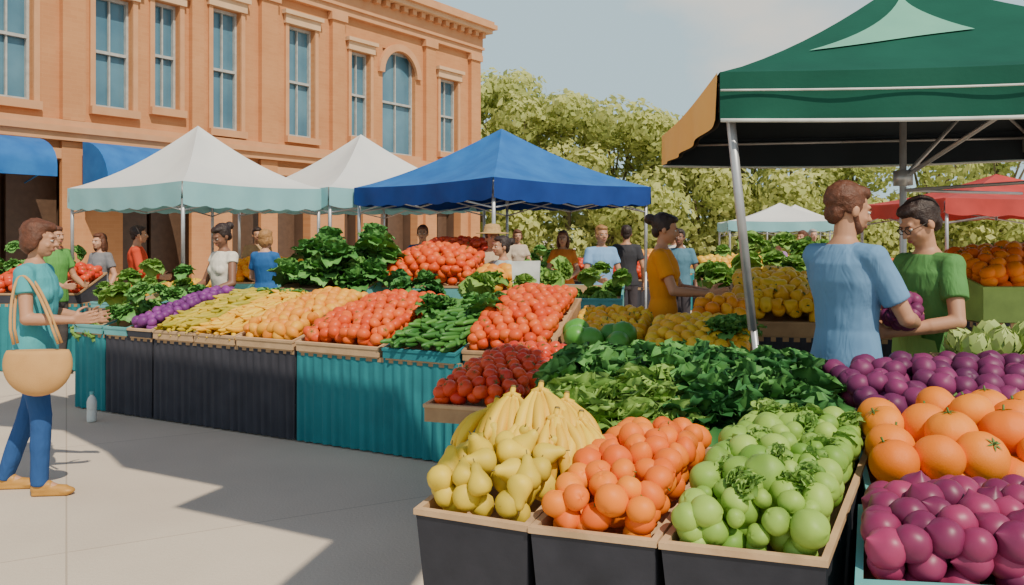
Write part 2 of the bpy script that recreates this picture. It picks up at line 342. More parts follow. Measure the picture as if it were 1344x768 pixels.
tent('white_canopy_tent',[(-2.6,11.9),(-.4,13.9),(-2.45,16.1),(-4.65,14.1)],2.3,3.3,.26,M_white,M_whiteshade,sag=.16)
tent('white_canopy_tent',[(-4.05,10.3),(-2.73,12.06),(-4.89,13.7),(-6.31,11.92)],2.28,3.18,.28,M_white,M_whiteshade,sag=.16)
tent('green_canopy_tent',[(1.09,4.4),(3.75,3.75),(4.1,6.6),(1.3,7.2)],2.46,3.28,.25,M_green,M_green,side_val=(3,),lining=M_navy,lean={0:(1.42,4.5)},scallop=0,center=True,sag=.06,poles=(0,1,2),highlight=((.08,.28),(.3,.85),(.6,.5)))
tent('white_canopy_tent',[(8.8,29),(11.8,29),(11.8,32),(8.8,32)],2.05,2.75,.2,M_white,M_white)
tent('red_canopy_tent',[(6.2,12),(9.4,12),(9.4,15),(6.2,15)],2.15,2.6,.22,M_redc,M_redc)
tent('white_canopy_tent',[(4.9,19),(7.4,18.4),(8,21),(5.4,22)],1.95,2.4,.2,M_white,M_whiteshade)
# added unseen sheet above the frame, shaped to throw the aisle shadow
def P1(s,b=0): return np.array([-3.77,7.65])+np.array([.881,-.473])*s+np.array([.473,.881])*b
mb=MB(); gp=[(-4.9,7.2),(-3.7,6.9),(-3.0,6.2),(-2.7,5.8),(-1.85,5.35),(-2.0,4.95),(-.95,4.4),(-1.08,3.8),(-1.2,3.3),(-.55,3.3),(-.40,4.1),(-.1,4.6),tuple(P1(4.1,-.1)),tuple(P1(3.0,.22)),tuple(P1(0,.25)),(-4.9,8.6)]
zz=4.6; t_=zz/math.tan(EL); pts=[(x+SUNAZ[0]*t_,y+SUNAZ[1]*t_,zz) for x,y in gp]
mb.add(pts,[tuple(range(len(pts)))])
E=empty('shadow_caster'); mb.obj('caster_sheet',[M_navy],E,False)
pm=MB()
for a,b in ((pts[0],(-4.8,2.2)),(pts[9],(2.6,-1.2)),(pts[15],(-4.8,2.2)),(pts[11],(2.6,-1.2))):
    pole(pm,a,(b[0],b[1],4.9),.006)
for b in ((-4.8,2.2),(2.6,-1.2)): pole(pm,(b[0],b[1],0),(b[0],b[1],5),.05)
pm.obj('caster_posts',[M_steel],E)
# ------------------------------------------------------------ produce templates
def sph(seg,rg,squash=1,dimple=0,lobes=0,point=0,bump=0,seed=0,lamp=.05):
    V=[];r_=np.random.default_rng(seed)
    ph=r_.random(4)*6
    for j in range(rg+1):
        th=math.pi*j/rg
        for i in range(seg):
            a=2*math.pi*i/seg; r=1.0
            if lobes: r*=1+lamp*math.cos(lobes*a)*math.sin(th)
            if bump: r*=1+bump*math.sin(3*a+ph[0])*math.sin(2*th+ph[1])
            x=r*math.sin(th)*math.cos(a); y=r*math.sin(th)*math.sin(a); z=r*math.cos(th)*squash
            if dimple: z-=dimple*math.exp(-(math.sin(th)/.35)**2)*(1 if th<math.pi/2 else -.5)
            if point: z+=point*math.exp(-(math.sin(th)/.22)**2)*(1 if th<math.pi/2 else 0)
            V.append((x,y,z))
    F=[(j*seg+i,(j+1)*seg+i,(j+1)*seg+(i+1)%seg,j*seg+(i+1)%seg) for j in range(rg) for i in range(seg)]
    return np.array(V),F,[0]*len(F)
def merge(*parts):
    V=[];F=[];M=[];k=0
    for v,f,m in parts:
        V.append(v);F+= [tuple(i+k for i in q) for q in f]; M+=m; k+=len(v)
    return np.concatenate(V),F,M
def calyx(z,r,n=5,mi=1,up=.1):
    V=[(0,0,z+.02)];F=[]
    for i in range(n):
        a=2*math.pi*i/n
        for da,rr,zz in ((-.28,.45*r,up*.7),(0,r,up*.2),(.28,.45*r,up*.7)):
            V.append((rr*math.cos(a+da),rr*math.sin(a+da),z+zz))
        b=1+3*i; F.append((0,b,b+1,b+2))
    V+= [(.05,0,z),(-.03,.05,z),(-.03,-.05,z),(.07,0,z+.22),(0,.06,z+.22),(0,-.04,z+.22)]; k=len(V)-6
    F+=[(k,k+1,k+4,k+3),(k+1,k+2,k+5,k+4),(k+2,k,k+3,k+5),(k+3,k+4,k+5)]
    return np.array(V,float),F,[mi]*len(F)
def revolve(prof,seg=14,mi=0,bend=0):
    V=[];n=len(prof)
    for r,z in prof:
        for i in range(seg):
            a=2*math.pi*i/seg; V.append((r*math.cos(a)+bend*(z*z),r*math.sin(a),z))
    F=[(j*seg+i,j*seg+(i+1)%seg,(j+1)*seg+(i+1)%seg,(j+1)*seg+i) for j in range(n-1) for i in range(seg)]
    return np.array(V),F,[mi]*len(F)
T_tom=[merge(sph(14,9,.84,.16,5,seed=1),calyx(.70,.55)),sph(14,9,.86,.12,seed=2),sph(14,9,.9,.1,seed=3)]
T_tomN=[merge(sph(20,13,.84,.16,5,seed=1),calyx(.70,.55)),merge(sph(20,13,.88,.14,4,seed=4),calyx(.72,.5))]
T_org=[merge(sph(28,20,.90,.07,8,seed=1,lamp=.014),calyx(.84,.36,6,up=.07)),merge(sph(28,20,.93,.05,5,seed=5,lamp=.012),calyx(.88,.30,5,up=.07))]
T_apr=[merge(sph(20,14,.94,.12,1,bump=.03,seed=2),calyx(.84,.12,3)),sph(20,14,.92,.06,bump=.04,seed=5),merge(revolve([(0.02,-1.05),(.5,-.95),(.86,-.6),(.95,-.1),(.86,.4),(.55,.85),(.2,1.12),(.03,1.15)],18),)]
T_onion=[merge(sph(20,14,.9,.0,6,point=.35,seed=3,lamp=.025)),sph(20,14,.92,.05,5,point=.2,seed=6,lamp=.02)]
T_beet=[merge(sph(18,12,.92,.05,5,point=.2,seed=3,lamp=.03)),sph(18,12,.95,.1,bump=.03,seed=9)]
T_lem=[revolve([(.03,-1.3),(.2,-1.2),(.55,-.95),(.85,-.5),(.95,0),(.85,.5),(.55,.95),(.2,1.2),(.03,1.3)],12)]
T_mel=[sph(24,16,.92,.05,8,seed=4,lamp=.03)]
T_lime=[merge(sph(20,14,.95,.08,5,bump=.03,seed=3,lamp=.02),calyx(.84,.4,5,up=.1)),sph(20,14,1.03,.04,4,bump=.04,seed=8,lamp=.03),sph(20,14,.9,.10,3,bump=.04,seed=18,lamp=.03)]
T_pear=[merge(revolve([(.03,-.98),(.4,-.98),(.75,-.8),(.95,-.4),(.92,.0),(.7,.45),(.46,.85),(.38,1.2),(.25,1.42),(.04,1.5)],16,bend=.05),revolve([(.05,1.45),(.04,1.8),(.01,1.82)],6,1,bend=.05))]
T_squash=[revolve([(.03,-2.2),(.35,-2.1),(.62,-1.6),(.7,-.8),(.6,.2),(.5,1.2),(.36,1.9),(.15,2.3),(.1,2.5)],12,bend=.05)]
T_cuke=[revolve([(.03,-2.9),(.35,-2.7),(.55,-1.8),(.6,0),(.55,1.6),(.35,2.6),(.05,2.9)],10,bend=.04)]
T_pepper=[merge(revolve([(.1,-1.0),(.45,-1.05),(.72,-.7),(.9,0),(.98,.5),(.8,.85),(.3,.72),(.05,.65)],14),revolve([(.1,.65),(.09,1.1),(.02,1.12)],6,1))]
def leaf(rg_,L=.2,W=.1,ruf=.015,curl=1.0,nx=6,ny=8,cup=.35):
    V=[];ph=rg_.random()*6; y=z=0; 
    tl=np.linspace(0,1,ny+1); tints=[]
    for j,t in enumerate(tl):
        ang=curl*t
        if j: y+=math.cos(ang)*L/ny; z-=math.sin(ang)*L/ny*.8
        wd=W*(.12+.88*math.sin(math.pi*min(1,t*.86+.06))**.8)*(1 if t<.95 else .6)
        for i in range(nx+1):
            x=2*i/nx-1
            zz=z+cup*abs(x)*wd*.6+ruf*math.sin(t*17+ph+x*5)*x*x+(.006*math.cos(i*math.pi) if i not in(0,nx) else 0)
            V.append((x*wd,y+.02*rg_.normal()*L*x*x,zz)); tints.append(0.0 if abs(x)<.1 else .40+.35*abs(x))
    F=[(j*(nx+1)+i,j*(nx+1)+i+1,(j+1)*(nx+1)+i+1,(j+1)*(nx+1)+i) for j in range(ny) for i in range(nx)]
    return np.array(V),F,np.array(tints)
def bunch(seed,n=18,L=.17,W=.075,ruf=.015,curl=(.3,1.4),pitch=(85,15),scale_in=.6,cup=.35):
    r_=np.random.default_rng(seed); V=[];F=[];T=[];k=0
    for i in range(n):
        f=i/(n-1); v,fc,tn=leaf(r_,L*(scale_in+(1-scale_in)*f)*r_.uniform(.85,1.1),W*r_.uniform(.8,1.15),ruf,curl[0]+(curl[1]-curl[0])*f,cup=cup)
        p=math.radians(pitch[0]+(pitch[1]-pitch[0])*f+r_.normal()*5); az=i*2.4+r_.normal()*.2
        Rm=np.array(Matrix.Rotation(az,3,'Z')@Matrix.Rotation(p,3,'X')); v=v@Rm.T
        v[:,2]+=0.01
        V.append(v);F+=[tuple(q+k for q in x) for x in fc];T.append(np.clip(tn*.7+.4*r_.random(),0,1)); k+=len(v)
    return np.concatenate(V),F,[0]*len(F),np.concatenate(T)
T_lett=[bunch(s,18,.16,.085,.016,(.3,1.5),(85,12)) for s in (1,2,3)]
T_kale=[bunch(s,18,.22,.085,.022,(.2,1.2),(85,12),.7) for s in (4,5,6)]
T_big=[bunch(s,20,.34,.14,.03,(.1,1.2),(88,20),.7) for s in (7,8)]
def flower(seed):
    r_=np.random.default_rng(seed);V=[];F=[];T=[];k=0
    b=sph(10,7); V.append(b[0]*.8);F+=b[1];T.append(np.full(len(b[0]),.8));k=len(b[0])
    for ring in range(6):
        th=math.radians(20+ring*24)
        n=int(4+6*math.sin(th))
        for i in range(n):
            a=2*math.pi*(i+.5*(ring%2))/n
            c=np.array([math.sin(th)*math.cos(a),math.sin(th)*math.sin(a),math.cos(th)])
            up=np.array([-math.cos(th)*math.cos(a),-math.cos(th)*math.sin(a),math.sin(th)]); sd=np.cross(c,up)
            v=np.array([c*.78-up*.25-sd*.2,c*.78-up*.25+sd*.2,c*.98+sd*.26+up*.05,c*1.08+up*.42,c*.98-sd*.26+up*.05])
            V.append(v);F.append((k,k+1,k+2,k+3,k+4));T.append(np.array([.8,.8,.3,.05,.3])*.8+.2*r_.random());k+=5
    return np.concatenate(V),F,[0]*len(F),np.concatenate(T)
T_art=[flower(1),flower(2)]
def put(mb,T,p,s,R=None,tint=None):
    v,f,m=T[0],T[1],T[2]
    if R is not None: v=v@np.array(R).T
    v=v*s+np.array(p)
    if len(T)>3: t=np.clip(T[3]+(tint-.5)*.7,0,1)
    else: t=tint
    mb.add(v,f,m,t)
def rrot(tilt):
    return Matrix.Rotation(random.uniform(0,6.28),3,'Z')@Matrix.Rotation(random.gauss(0,tilt),3,'X')@Matrix.Rotation(random.gauss(0,tilt),3,'Y')
def heap(name,o,u,v,r,T,mats,parent,mound=.06,tilt=.5,sp=1.8,layers=2,jit=.2,sink=.3,inset=.02,lie=False,sz=.12):
    o=np.array(o,float);u=np.array(u,float);v=np.array(v,float); lu=np.linalg.norm(u);lv=np.linalg.norm(v)
    mb=MB(); 
    for ly in range(layers):
        k=(r*.92+.012+.012*ly)
        spc=sp*r; small=r<.5
        nu=max(1,round((lu-2*k)/spc)+1) if small else max(1,int((lu-.04-spc*.6)/spc)+1)
        nv=max(1,round((lv-2*k)/(spc*.9))+1) if small else max(1,int((lv-.04-spc*.6)/(spc*.9))+1)
        if ly and small: nu=max(1,nu-1); nv=max(1,nv-1)
        for j in range(nv):
            for i in range(nu):
                if small:
                    ka,kb=k/lu,k/lv
                    fa=(i+(.25 if j%2 else -.25)*(0<i<nu-1)+random.uniform(-jit,jit))/max(1,nu-1) if nu>1 else .5
                    fb=(j+random.uniform(-jit,jit))/max(1,nv-1) if nv>1 else .5
                    a=ka+(1-2*ka)*min(max(fa,0),1); b=kb+(1-2*kb)*min(max(fb,0),1)
                else:
                    a=(i+.5+(.25 if (j+ly)%2 else -.25)+random.uniform(-jit,jit))/nu; b=(j+.5+random.uniform(-jit,jit))/nv
                pr=max(0,1-(2*a-1)**2)**.5*max(0,1-(2*b-1)**2)**.45
                p=o+u*a+v*b; p[2]+=mound*pr+r*(1-sink)-ly*r*1.15-.01+random.uniform(-.2,.25)*r
                R=rrot(tilt)
                if lie: R=Matrix.Rotation(random.gauss(0,.35)+math.atan2(v[1],v[0])-math.pi/2,3,'Z')@Matrix.Rotation(math.pi/2+random.gauss(0,.15),3,'X')@Matrix.Rotation(random.uniform(0,6),3,'Z')
                put(mb,random.choice(T),p,r*(1+random.gauss(0,sz*.6)),R,random.random())
    return mb.obj(name,mats,parent)
def tray(name,o,u,v,zbot,outer,rimm,taper=0.0,th=.014,depth=.09,parent=None,inner=None):
    o=np.array(o,float);u=np.array(u,float);v=np.array(v,float)
    top=[o,o+u,o+u+v,o+v]; cen=sum(top)/4
    nu=u/np.linalg.norm(u); nv=v/np.linalg.norm(v)
    sg=[(1,1),(-1,1),(-1,-1),(1,-1)]
    inn=[p+nu*s[0]*th+nv*s[1]*th for p,s in zip(top,sg)]
    bot=[]
    for p in top:
        q=p+(cen-p)*taper; bot.append(np.array([q[0],q[1],zbot]))
    lip=[p-nu*s[0]*.006-nv*s[1]*.006 for p,s in zip(top,sg)]
    lipb=[p-np.array([0,0,.018]) for p in lip]
    ins=[p-np.array([0,0,depth]) for p in inn]
    topz=[p-np.array([0,0,.018]) for p in top]
    mb=MB(); V=topz+bot+lip+lipb+inn+ins; F=[];Mi=[]
    for i in range(4):
        j=(i+1)%4
        F.append((4+i,4+j,j,i));Mi.append(0)
        F.append((12+i,12+j,8+j,8+i));Mi.append(1)
        F.append((8+i,8+j,16+j,16+i));Mi.append(1)
        F.append((16+i,16+j,20+j,20+i));Mi.append(2)
        F.append((i,j,12+j,12+i));Mi.append(1)
    F.append((20,21,22,23));Mi.append(2); F.append((7,6,5,4));Mi.append(0)
    mb.add(V,F,Mi); return mb.obj(name,[outer,rimm,inner or M_kraft],parent,False)
P=lambda n,a,b,**k: mat(n,a,b,tint=True,**{**dict(spec=.35),**k})
m_stem=mat('green_stem',(.10,.20,.04),None,.6)
m_tom=P('tomato_skin',(.74,.085,.02),(.60,.035,.015),rough=.35)
m_tomo=P('orange_tomato_skin',(.80,.14,.022),(.66,.068,.014),rough=.42,spec=.28)
m_orange=P('orange_peel',(.90,.27,.008),(.82,.18,.005),rough=.45,bump=.25,bscale=500)
m_apr=P('apricot_skin',(.88,.25,.012),(.76,.12,.008),rough=.52,scale=15,spec=.28)
m_mango=P('mango_skin',(.84,.41,.025),(.75,.23,.015),rough=.5)
m_yel=P('lemon_skin',(.84,.54,.035),(.76,.37,.02),rough=.45,bump=.1,bscale=300)
m_ylg=P('yellow_squash_skin',(.62,.44,.03),(.36,.32,.025),rough=.5)
m_ban=P('banana_skin',(.84,.57,.04),(.74,.44,.025),rough=.55,scale=14,mottle=.3)
m_bend=mat('banana_tip',(.22,.16,.05),None,.7)
m_pear=P('pear_skin',(.76,.55,.045),(.58,.43,.035),rough=.55,scale=20,mottle=.35)
m_lime=P('green_apple_skin',(.34,.51,.09),(.15,.31,.04),rough=.5,scale=14,mottle=.3,spec=.3)
m_onion=P('red_onion_skin',(.34,.04,.12),(.15,.018,.07),rough=.42,scale=12,mottle=.3)
m_beet=P('plum_skin',(.22,.032,.12),(.10,.016,.07),rough=.5,scale=12,mottle=.3)
m_purp=P('purple_skin',(.25,.05,.26),(.12,.025,.14),rough=.5)
m_lett=P('lettuce_leaf',(.34,.52,.12),(.12,.30,.045),rough=.6,scale=20,trans=.2)
m_kale=P('kale_leaf',(.15,.37,.09),(.032,.14,.038),rough=.6,scale=20,spec=.25)
m_mid=P('chard_leaf',(.19,.43,.10),(.06,.21,.045),rough=.6,scale=20)
m_mel=P('melon_rind',(.10,.34,.05),(.05,.22,.035),rough=.4,scale=8,mottle=.4)
m_cuke=P('cucumber_skin',(.10,.27,.05),(.04,.15,.03),rough=.45)
m_art=P('artichoke_leaf',(.46,.56,.18),(.24,.36,.09),rough=.6)
def crate(name,kind,o,u,v,zbot,outer,rim,r,T,m,**k):
    tp=k.pop('taper',0); dep=k.pop('depth',.09)
    E=empty(name); tray('crate',o,u,v,zbot,outer,rim,tp,parent=E,depth=dep); heap(kind,o,u,v,r,T,[m,m_stem],E,**k); return E
def skirt(mb,p0,p1,z0,z1,amp=.012,wl=.09,mi=0):
    p0=np.array(p0);p1=np.array(p1);L_=np.linalg.norm(p1-p0); d=(p1-p0)/L_; nr=np.array([d[1],-d[0]])
    k=max(8,int(L_/wl*8)); V=[]
    for j in range(5):
        t=j/4
        for i in range(k+1):
            s=i/k; ph=s*L_/wl*2*math.pi; ph2=ph+1.2*math.sin(s*7)+.6*math.sin(s*19)
            a=amp*(.25+.75*t)*(math.sin(ph2)+.35*math.sin(2.3*ph2+1))
            p=p0+(p1-p0)*s+nr*a; V.append((p[0],p[1],z1+(z0-z1)*t))
    mb.add(V,[(j*(k+1)+i,j*(k+1)+i+1,(j+1)*(k+1)+i+1,(j+1)*(k+1)+i) for j in range(4) for i in range(k)],mi)
def table(name,c,mats,ztop,sides=(0,1,2,3)):
    E=empty(name); c=[np.array(x,float) for x in c]; mb=MB()
    top=[(x[0],x[1],ztop) for x in c]; bt=[(x[0],x[1],ztop-.035) for x in c]
    mb.add(top+bt,[(0,1,2,3),(7,6,5,4),(0,4,5,1),(1,5,6,2),(2,6,7,3),(3,7,4,0)]); mb.obj('top',[M_wood],E,False)
    sk=MB(); cen=sum(c)/4
    for e in sides: skirt(sk,c[e],c[(e+1)%4],.012,ztop-.001)
    sk.obj('skirt',mats,E)
    lg=MB()
    for x in c:
        q=x+(cen-x)*.08; pole(lg,(q[0],q[1],0),(q[0],q[1],ztop-.04),.018)
    lg.obj('legs',[M_steel],E); return E
# ------------------------------------------------------------ row 1
n1=np.array([.473,.881])
for s0,s1,m in ((-.34,.08,M_teal),(.10,.72,M_dark),(.74,2.36,M_dark),(2.38,3.86,M_teal)):
    table('produce_table',[P1(s0),P1(s1),P1(s1,1.05),P1(s0,1.05)],[m],.71)
def row1(name,kind,s0,s1,r,T,m,rim=M_kraft,outer=M_kraft,dz=.26,b0=-.02,b1=1.0,**k):
    o=P1(s0,b0);e=P1(s1,b0); u=e-o; v=n1*(b1-b0)
    return crate(name,kind,(*o,.785),(*u,0),(*v,dz),.712,outer,rim,r,T,m,**k)
row1('lettuce_crate','lettuce',-.33,.06,1.0,T_lett,m_lett,outer=M_tealbox,rim=M_tealbox,sp=.17,layers=1,mound=.05,sink=.98,tilt=.2)
row1('chard_crate','chard',.10,.40,.9,T_lett,m_mid,sp=.17,layers=1,mound=.02,sink=.98,tilt=.2,outer=M_tealbox,rim=M_tealbox)
row1('purple_potato_crate','purple_potatoes',.42,.72,.045,T_beet,m_purp,mound=.05,outer=M_black)
row1('yellow_squash_crate','yellow_squash',.75,1.24,.035,T_squash,m_ylg,mound=.05,lie=True,sp=2.2,layers=3)
row1('banana_pepper_crate','yellow_peppers',1.26,1.72,.035,T_squash,m_yel,mound=.05,lie=True,sp=2.2,layers=3)
row1('mango_crate','mangoes',1.75,2.35,.05,T_lem,m_mango,mound=.07,tilt=1.2)
row1('tomato_crate','tomatoes',2.39,3.18,.05,T_tom,m_tomo,mound=.08)
row1('cucumber_crate','cucumbers',3.22,3.84,.035,T_cuke,m_cuke,mound=.08,lie=True,sp=2.3,layers=2,outer=M_teal,rim=M_teal)
hb=MB()
for i in range(9): 
    q=P1(3.3+.5*random.random(),.45+.5*random.random()); put(hb,random.choice(T_kale),(*q,.98+random.uniform(0,.06)),.8,rrot(.2),random.random())
for i in range(8):
    q=P1(.9+.7*random.random(),.85+.2*random.random()); put(hb,random.choice(T_lett),(*q,1.02),.8,rrot(.2),random.random())
hb.obj('leafy_greens',[m_mid])
# ------------------------------------------------------------ row 2
B=np.array([-.34,5.87]); d2=np.array([.96,-.28]); n2=np.array([.28,.96])
def P2(s,b=0): return B+d2*s+n2*b
table('produce_table',[P2(0),P2(1.95),P2(1.95,1.15),P2(0,1.15)],[M_teal],.73)
def row2(name,kind,s0,s1,r,T,m,b0=-.02,b1=1.05,dz=.26,z=.80,**k):
    o=P2(s0,b0);e=P2(s1,b0); return crate(name,kind,(*o,z),(*(e-o),0),(*(n2*(b1-b0)),dz),.732,k.pop('outer',M_wood),k.pop('rim',M_wood),r,T,m,**k)
row2('tomato_crate','tomatoes',.0,.62,.048,T_tom,m_tomo,mound=.14,dz=.3)
row2('pepper_crate','yellow_peppers',.64,1.22,.05,T_pepper,m_yel,mound=.06,tilt=1,b0=.36,dz=.16)
row2('melon_crate','green_melons',.66,1.2,.095,T_mel,m_mel,mound=.03,b1=.33,dz=.05,layers=1)
row2('lemon_crate','lemons',1.24,1.94,.052,T_mel,m_yel,mound=.10,b1=.7,dz=.12)
row2('mango_crate','mangoes',1.5,1.94,.055,T_lem,m_mango,mound=.10,b0=.72,z=.93,dz=.1,tilt=1.2)
hb=MB()
for i in range(7):
    q=P2(1.72+.2*random.random(),.1+.4*random.random()); put(hb,random.choice(T_kale),(*q,.95),.7,rrot(.2),.3)
for i in range(5):
    q=P2(1.25+.2*random.random(),.8+.2*random.random()); put(hb,random.choice(T_lett),(*q,.88),.7,rrot(.2),.3)
hb.obj('leafy_greens',[m_mid])
table('produce_table',[(1.75,6.7),(3.3,6.4),(3.6,7.5),(1.95,7.9)],[M_dark],.8)
crate('yellow_pepper_crate','yellow_peppers',(1.77,6.72,.92),(.72,-.15,0),(.22,.9,.25),.8,M_wood,M_wood,.06,T_pepper,m_yel,mound=.14,tilt=1)
crate('squash_crate','yellow_squash',(2.5,6.6,.95),(.75,-.15,0),(.22,.9,.25),.8,M_wood,M_wood,.05,T_squash,m_yel,mound=.10,lie=True,sp=2.2)
crate('kale_crate','kale',(2.0,8.3,1.0),(1.3,0,0),(0,.7,.2),.8,M_wood,M_wood,1.2,T_lett,m_lett,mound=.1,sp=.2,layers=1,sink=.98,tilt=.2)
table('produce_table',[(-.28,4.78),(.28,4.6),(.62,5.25),(.0,5.5)],[M_teal],.6)
crate('tomato_crate','tomatoes',(-.47,4.5,.70),(.5,-.16,0),(.44,.92,.13),.605,M_wood,M_kraft,.045,T_tomN,m_tom,mound=.10)
# ------------------------------------------------------------ foreground greens and plums
table('produce_table',[(.1,3.35),(1.3,3.15),(1.45,4.05),(.25,4.2)],[M_dark],.70)
E=empty('leafy_greens_crate'); tray('crate',(.12,3.32,.80),(1.15,-.14,0),(.15,.82,.14),.702,M_wood,M_wood,parent=E)
kb=MB(); lb=MB()
for j in range(6):
    for i in range(8):
        a=(i+.5+random.uniform(-.3,.3))/8; b=(j+.5+random.uniform(-.3,.3))/6
        p=np.array([.12,3.32,.76])+np.array([1.15,-.14,0])*a+np.array([.15,.82,.14])*b; p[2]+=.09*math.sin(math.pi*a)**.5*math.sin(math.pi*min(1,b*.8+.15))
        if a<.5 and b<.55: put(lb,random.choice(T_lett),p+np.array([0,0,.0]),1.15,rrot(.4),random.random()*.5)
        else: put(kb,random.choice(T_kale),p,1.05,rrot(.35),random.random()*1.1)
kb.obj('kale',[m_kale],E); lb.obj('lettuce',[m_lett],E)
table('produce_table',[(1.36,3.25),(2.75,3.25),(2.75,4.15),(1.36,3.95)],[M_dark],.78)
crate('plum_crate','plums',(1.37,3.24,.86),(1.35,0,0),(.0,.55,.10),.782,M_wood,M_kraft,.052,T_beet,m_beet,mound=.09,layers=3)
crate('artichoke_crate','artichokes',(2.08,3.82,.96),(.75,0,0),(0,.34,.06),.782,M_wood,M_kraft,.085,T_art,m_art,mound=.05,sp=1.6)
# ------------------------------------------------------------ front bins
E=empty('banana_bin'); o=np.array([-.30,2.62,.75]); u=np.array([.345,-.155,0]); v=np.array([.28,.60,.08])
tray('bin',o,u,v,.02,M_black,M_kraft,.22,parent=E)
heap('pears',o,u,v*.75,.045,T_pear,[m_pear,m_bend],E,mound=.10,tilt=1.1,sp=1.9,layers=3)
bm_=MB()
def banana(mb,base,az,elev,L,bend,tint):
    n=11; pts=[]; p=np.array(base,float); ang=elev
    hd=np.array([math.cos(az),math.sin(az)])
    for i in range(n):
        pts.append(p.copy()); p=p+np.array([hd[0]*math.cos(ang),hd[1]*math.cos(ang),math.sin(ang)])*L/(n-1); ang-=bend/(n-1)
    rad=[.007,.008,.013,.0185,.021,.0215,.021,.0195,.016,.009,.005]
    P_=np.array(pts); R=[]
    for i in range(n):
        d=P_[min(i+1,n-1)]-P_[max(i-1,0)]; d,uu,ww=frame(d)
        a=np.linspace(0,2*math.pi,10,endpoint=False); rr=rad[i]*(1+.06*np.cos(5*a))
        R.append(P_[i]+np.outer(np.cos(a)*rr,uu)+np.outer(np.sin(a)*rr,ww))
    V=np.concatenate(R); F=[];M=[]
    for i in range(n-1):
        for j in range(10): F.append((i*10+j,i*10+(j+1)%10,(i+1)*10+(j+1)%10,(i+1)*10+j)); M.append(1 if i==n-2 else 0)
    F.append(tuple(range(10)));M.append(1);F.append(tuple((n-1)*10+j for j in range(10)));M.append(1)
    mb.add(V,F,M,tint)
for (bxp,byp,bzp,az0,k,el) in ((.0,3.02,1.02,-1.75,6,-18),(.10,2.98,1.045,-1.5,6,-22),(.19,2.96,1.01,-1.2,6,-22),(.235,2.88,.96,-1.25,5,-30),(.06,2.90,.97,-1.7,6,-28),(.15,2.86,.975,-1.35,5,-35),(-.06,3.08,.97,-2.1,5,-15)):
    for q in range(k):
        f=q/(k-1)-.5
        banana(bm_,(bxp+f*.05,byp,bzp+random.uniform(-.004,.004)),az0+f*1.0,math.radians(el+random.uniform(-8,8)),.235,math.radians(60),random.random())
    tube(bm_,[(bxp-.028,byp,bzp),(bxp,byp+.01,bzp+.01),(bxp+.028,byp,bzp)],.011,8,0)
    tube(bm_,[(bxp,byp+.005,bzp+.005),(bxp+.005,byp+.02,bzp+.03)],[.012,.010],8,0)
    tube(bm_,[(bxp+.005,byp+.02,bzp+.03),(bxp+.006,byp+.024,bzp+.037)],[.0102,.009],8,1)
bm_.obj('bananas',[m_ban,m_bend],E)
crate('apricot_bin','apricots',(.055,2.455,.75),(.345,-.115,0),(.35,.66,.09),.02,M_black,M_kraft,.044,T_apr,m_apr,mound=.09,taper=.2,layers=3,tilt=1)
E=crate('green_apple_bin','green_apples',(.415,2.33,.75),(.41,-.13,0),(.48,.83,.12),.02,M_black,M_kraft,.041,T_lime,m_lime,mound=.10,taper=.2,layers=3,tilt=1,sz=.3)
lv=MB()
for i in range(24):
    a,b=random.uniform(.12,.88),random.uniform(.1,.95); p=np.array([.415,2.33,.75])+np.array([.41,-.13,0])*a+np.array([.48,.83,.12])*b; p[2]+=.09*math.sin(math.pi*a)**.5+.03
    put(lv,random.choice(T_lett),p,.40,rrot(.6),random.random()*.4)
lv.obj('leaves',[m_lett],E)
crate('orange_crate','oranges',(1.11,2.60,.79),(.85,-.02,0),(.16,.52,.10),.3,M_tealbox,M_tealbox,.080,T_org,m_orange,mound=.07,layers=2,tilt=.45,sp=1.9,jit=.12)
crate('red_onion_crate','red_onions',(.865,2.10,.735),(.8,-.10,0),(.19,.44,.05),.02,M_tealbox,M_tealbox,.050,T_onion,m_onion,mound=.08,layers=3,tilt=.9)
table('produce_table',[(1.12,2.64),(2.0,2.62),(2.1,3.1),(1.3,3.12)],[M_teal],.29)
# ------------------------------------------------------------ middle row behind
table('produce_table',[(-3.1,8.95),(-1.3,8.25),(-.95,9.1),(-2.75,9.8)],[M_dark],.95)
table('produce_table',[(-1.2,8.3),(1.2,7.9),(1.3,8.8),(-1.1,9.2)],[M_teal],.85)
crate('chard_crate','chard',(-2.35,8.45,1.08),(.9,-.30,0),(.25,.65,.2),.955,M_tealbox,M_wood,.8,T_big,m_mid,mound=.14,sp=.24,layers=1,sink=.99,tilt=.2)
crate('tomato_crate','tomatoes',(-1.35,8.5,1.1),(.95,-.16,0),(.15,.8,.2),.855,M_tealbox,M_wood,.055,T_tom,m_tomo,mound=.24,layers=3)
crate('kale_crate','kale',(-1.2,7.7,.92),(.5,-.12,0),(.1,.45,.08),.2,M_dark,M_teal,.8,T_kale,m_kale,mound=.04,sp=.18,layers=1,sink=.98)
crate('pumpkin_crate','pumpkins',(-.42,8.1,1.05),(.55,-.09,0),(.1,.5,.12),.855,M_tealbox,M_wood,.075,T_mel,m_mango,mound=.10)
crate('lettuce_crate','lettuce',(.15,8.15,1.0),(.9,-.15,0),(.1,.6,.1),.855,M_tealbox,M_tealbox,1,T_lett,m_lett,mound=.04,sp=.18,layers=1,sink=.98)
crate('lettuce_crate','lettuce',(-.55,7.2,.92),(.75,-.15,0),(.08,.45,.06),.3,M_teal,M_tealbox,1,T_lett,m_lett,mound=.04,sp=.18,layers=1,sink=.98)
crate('tomato_crate','tomatoes',(-1.2,10.6,1.25),(1.0,0,0),(0,.5,.15),.9,M_wood,M_wood,.06,T_tom,m_tom,mound=.18)
table('produce_table',[(-4.75,9.35),(-3.5,8.75),(-3.15,9.5),(-4.4,10.1)],[M_dark],.8)
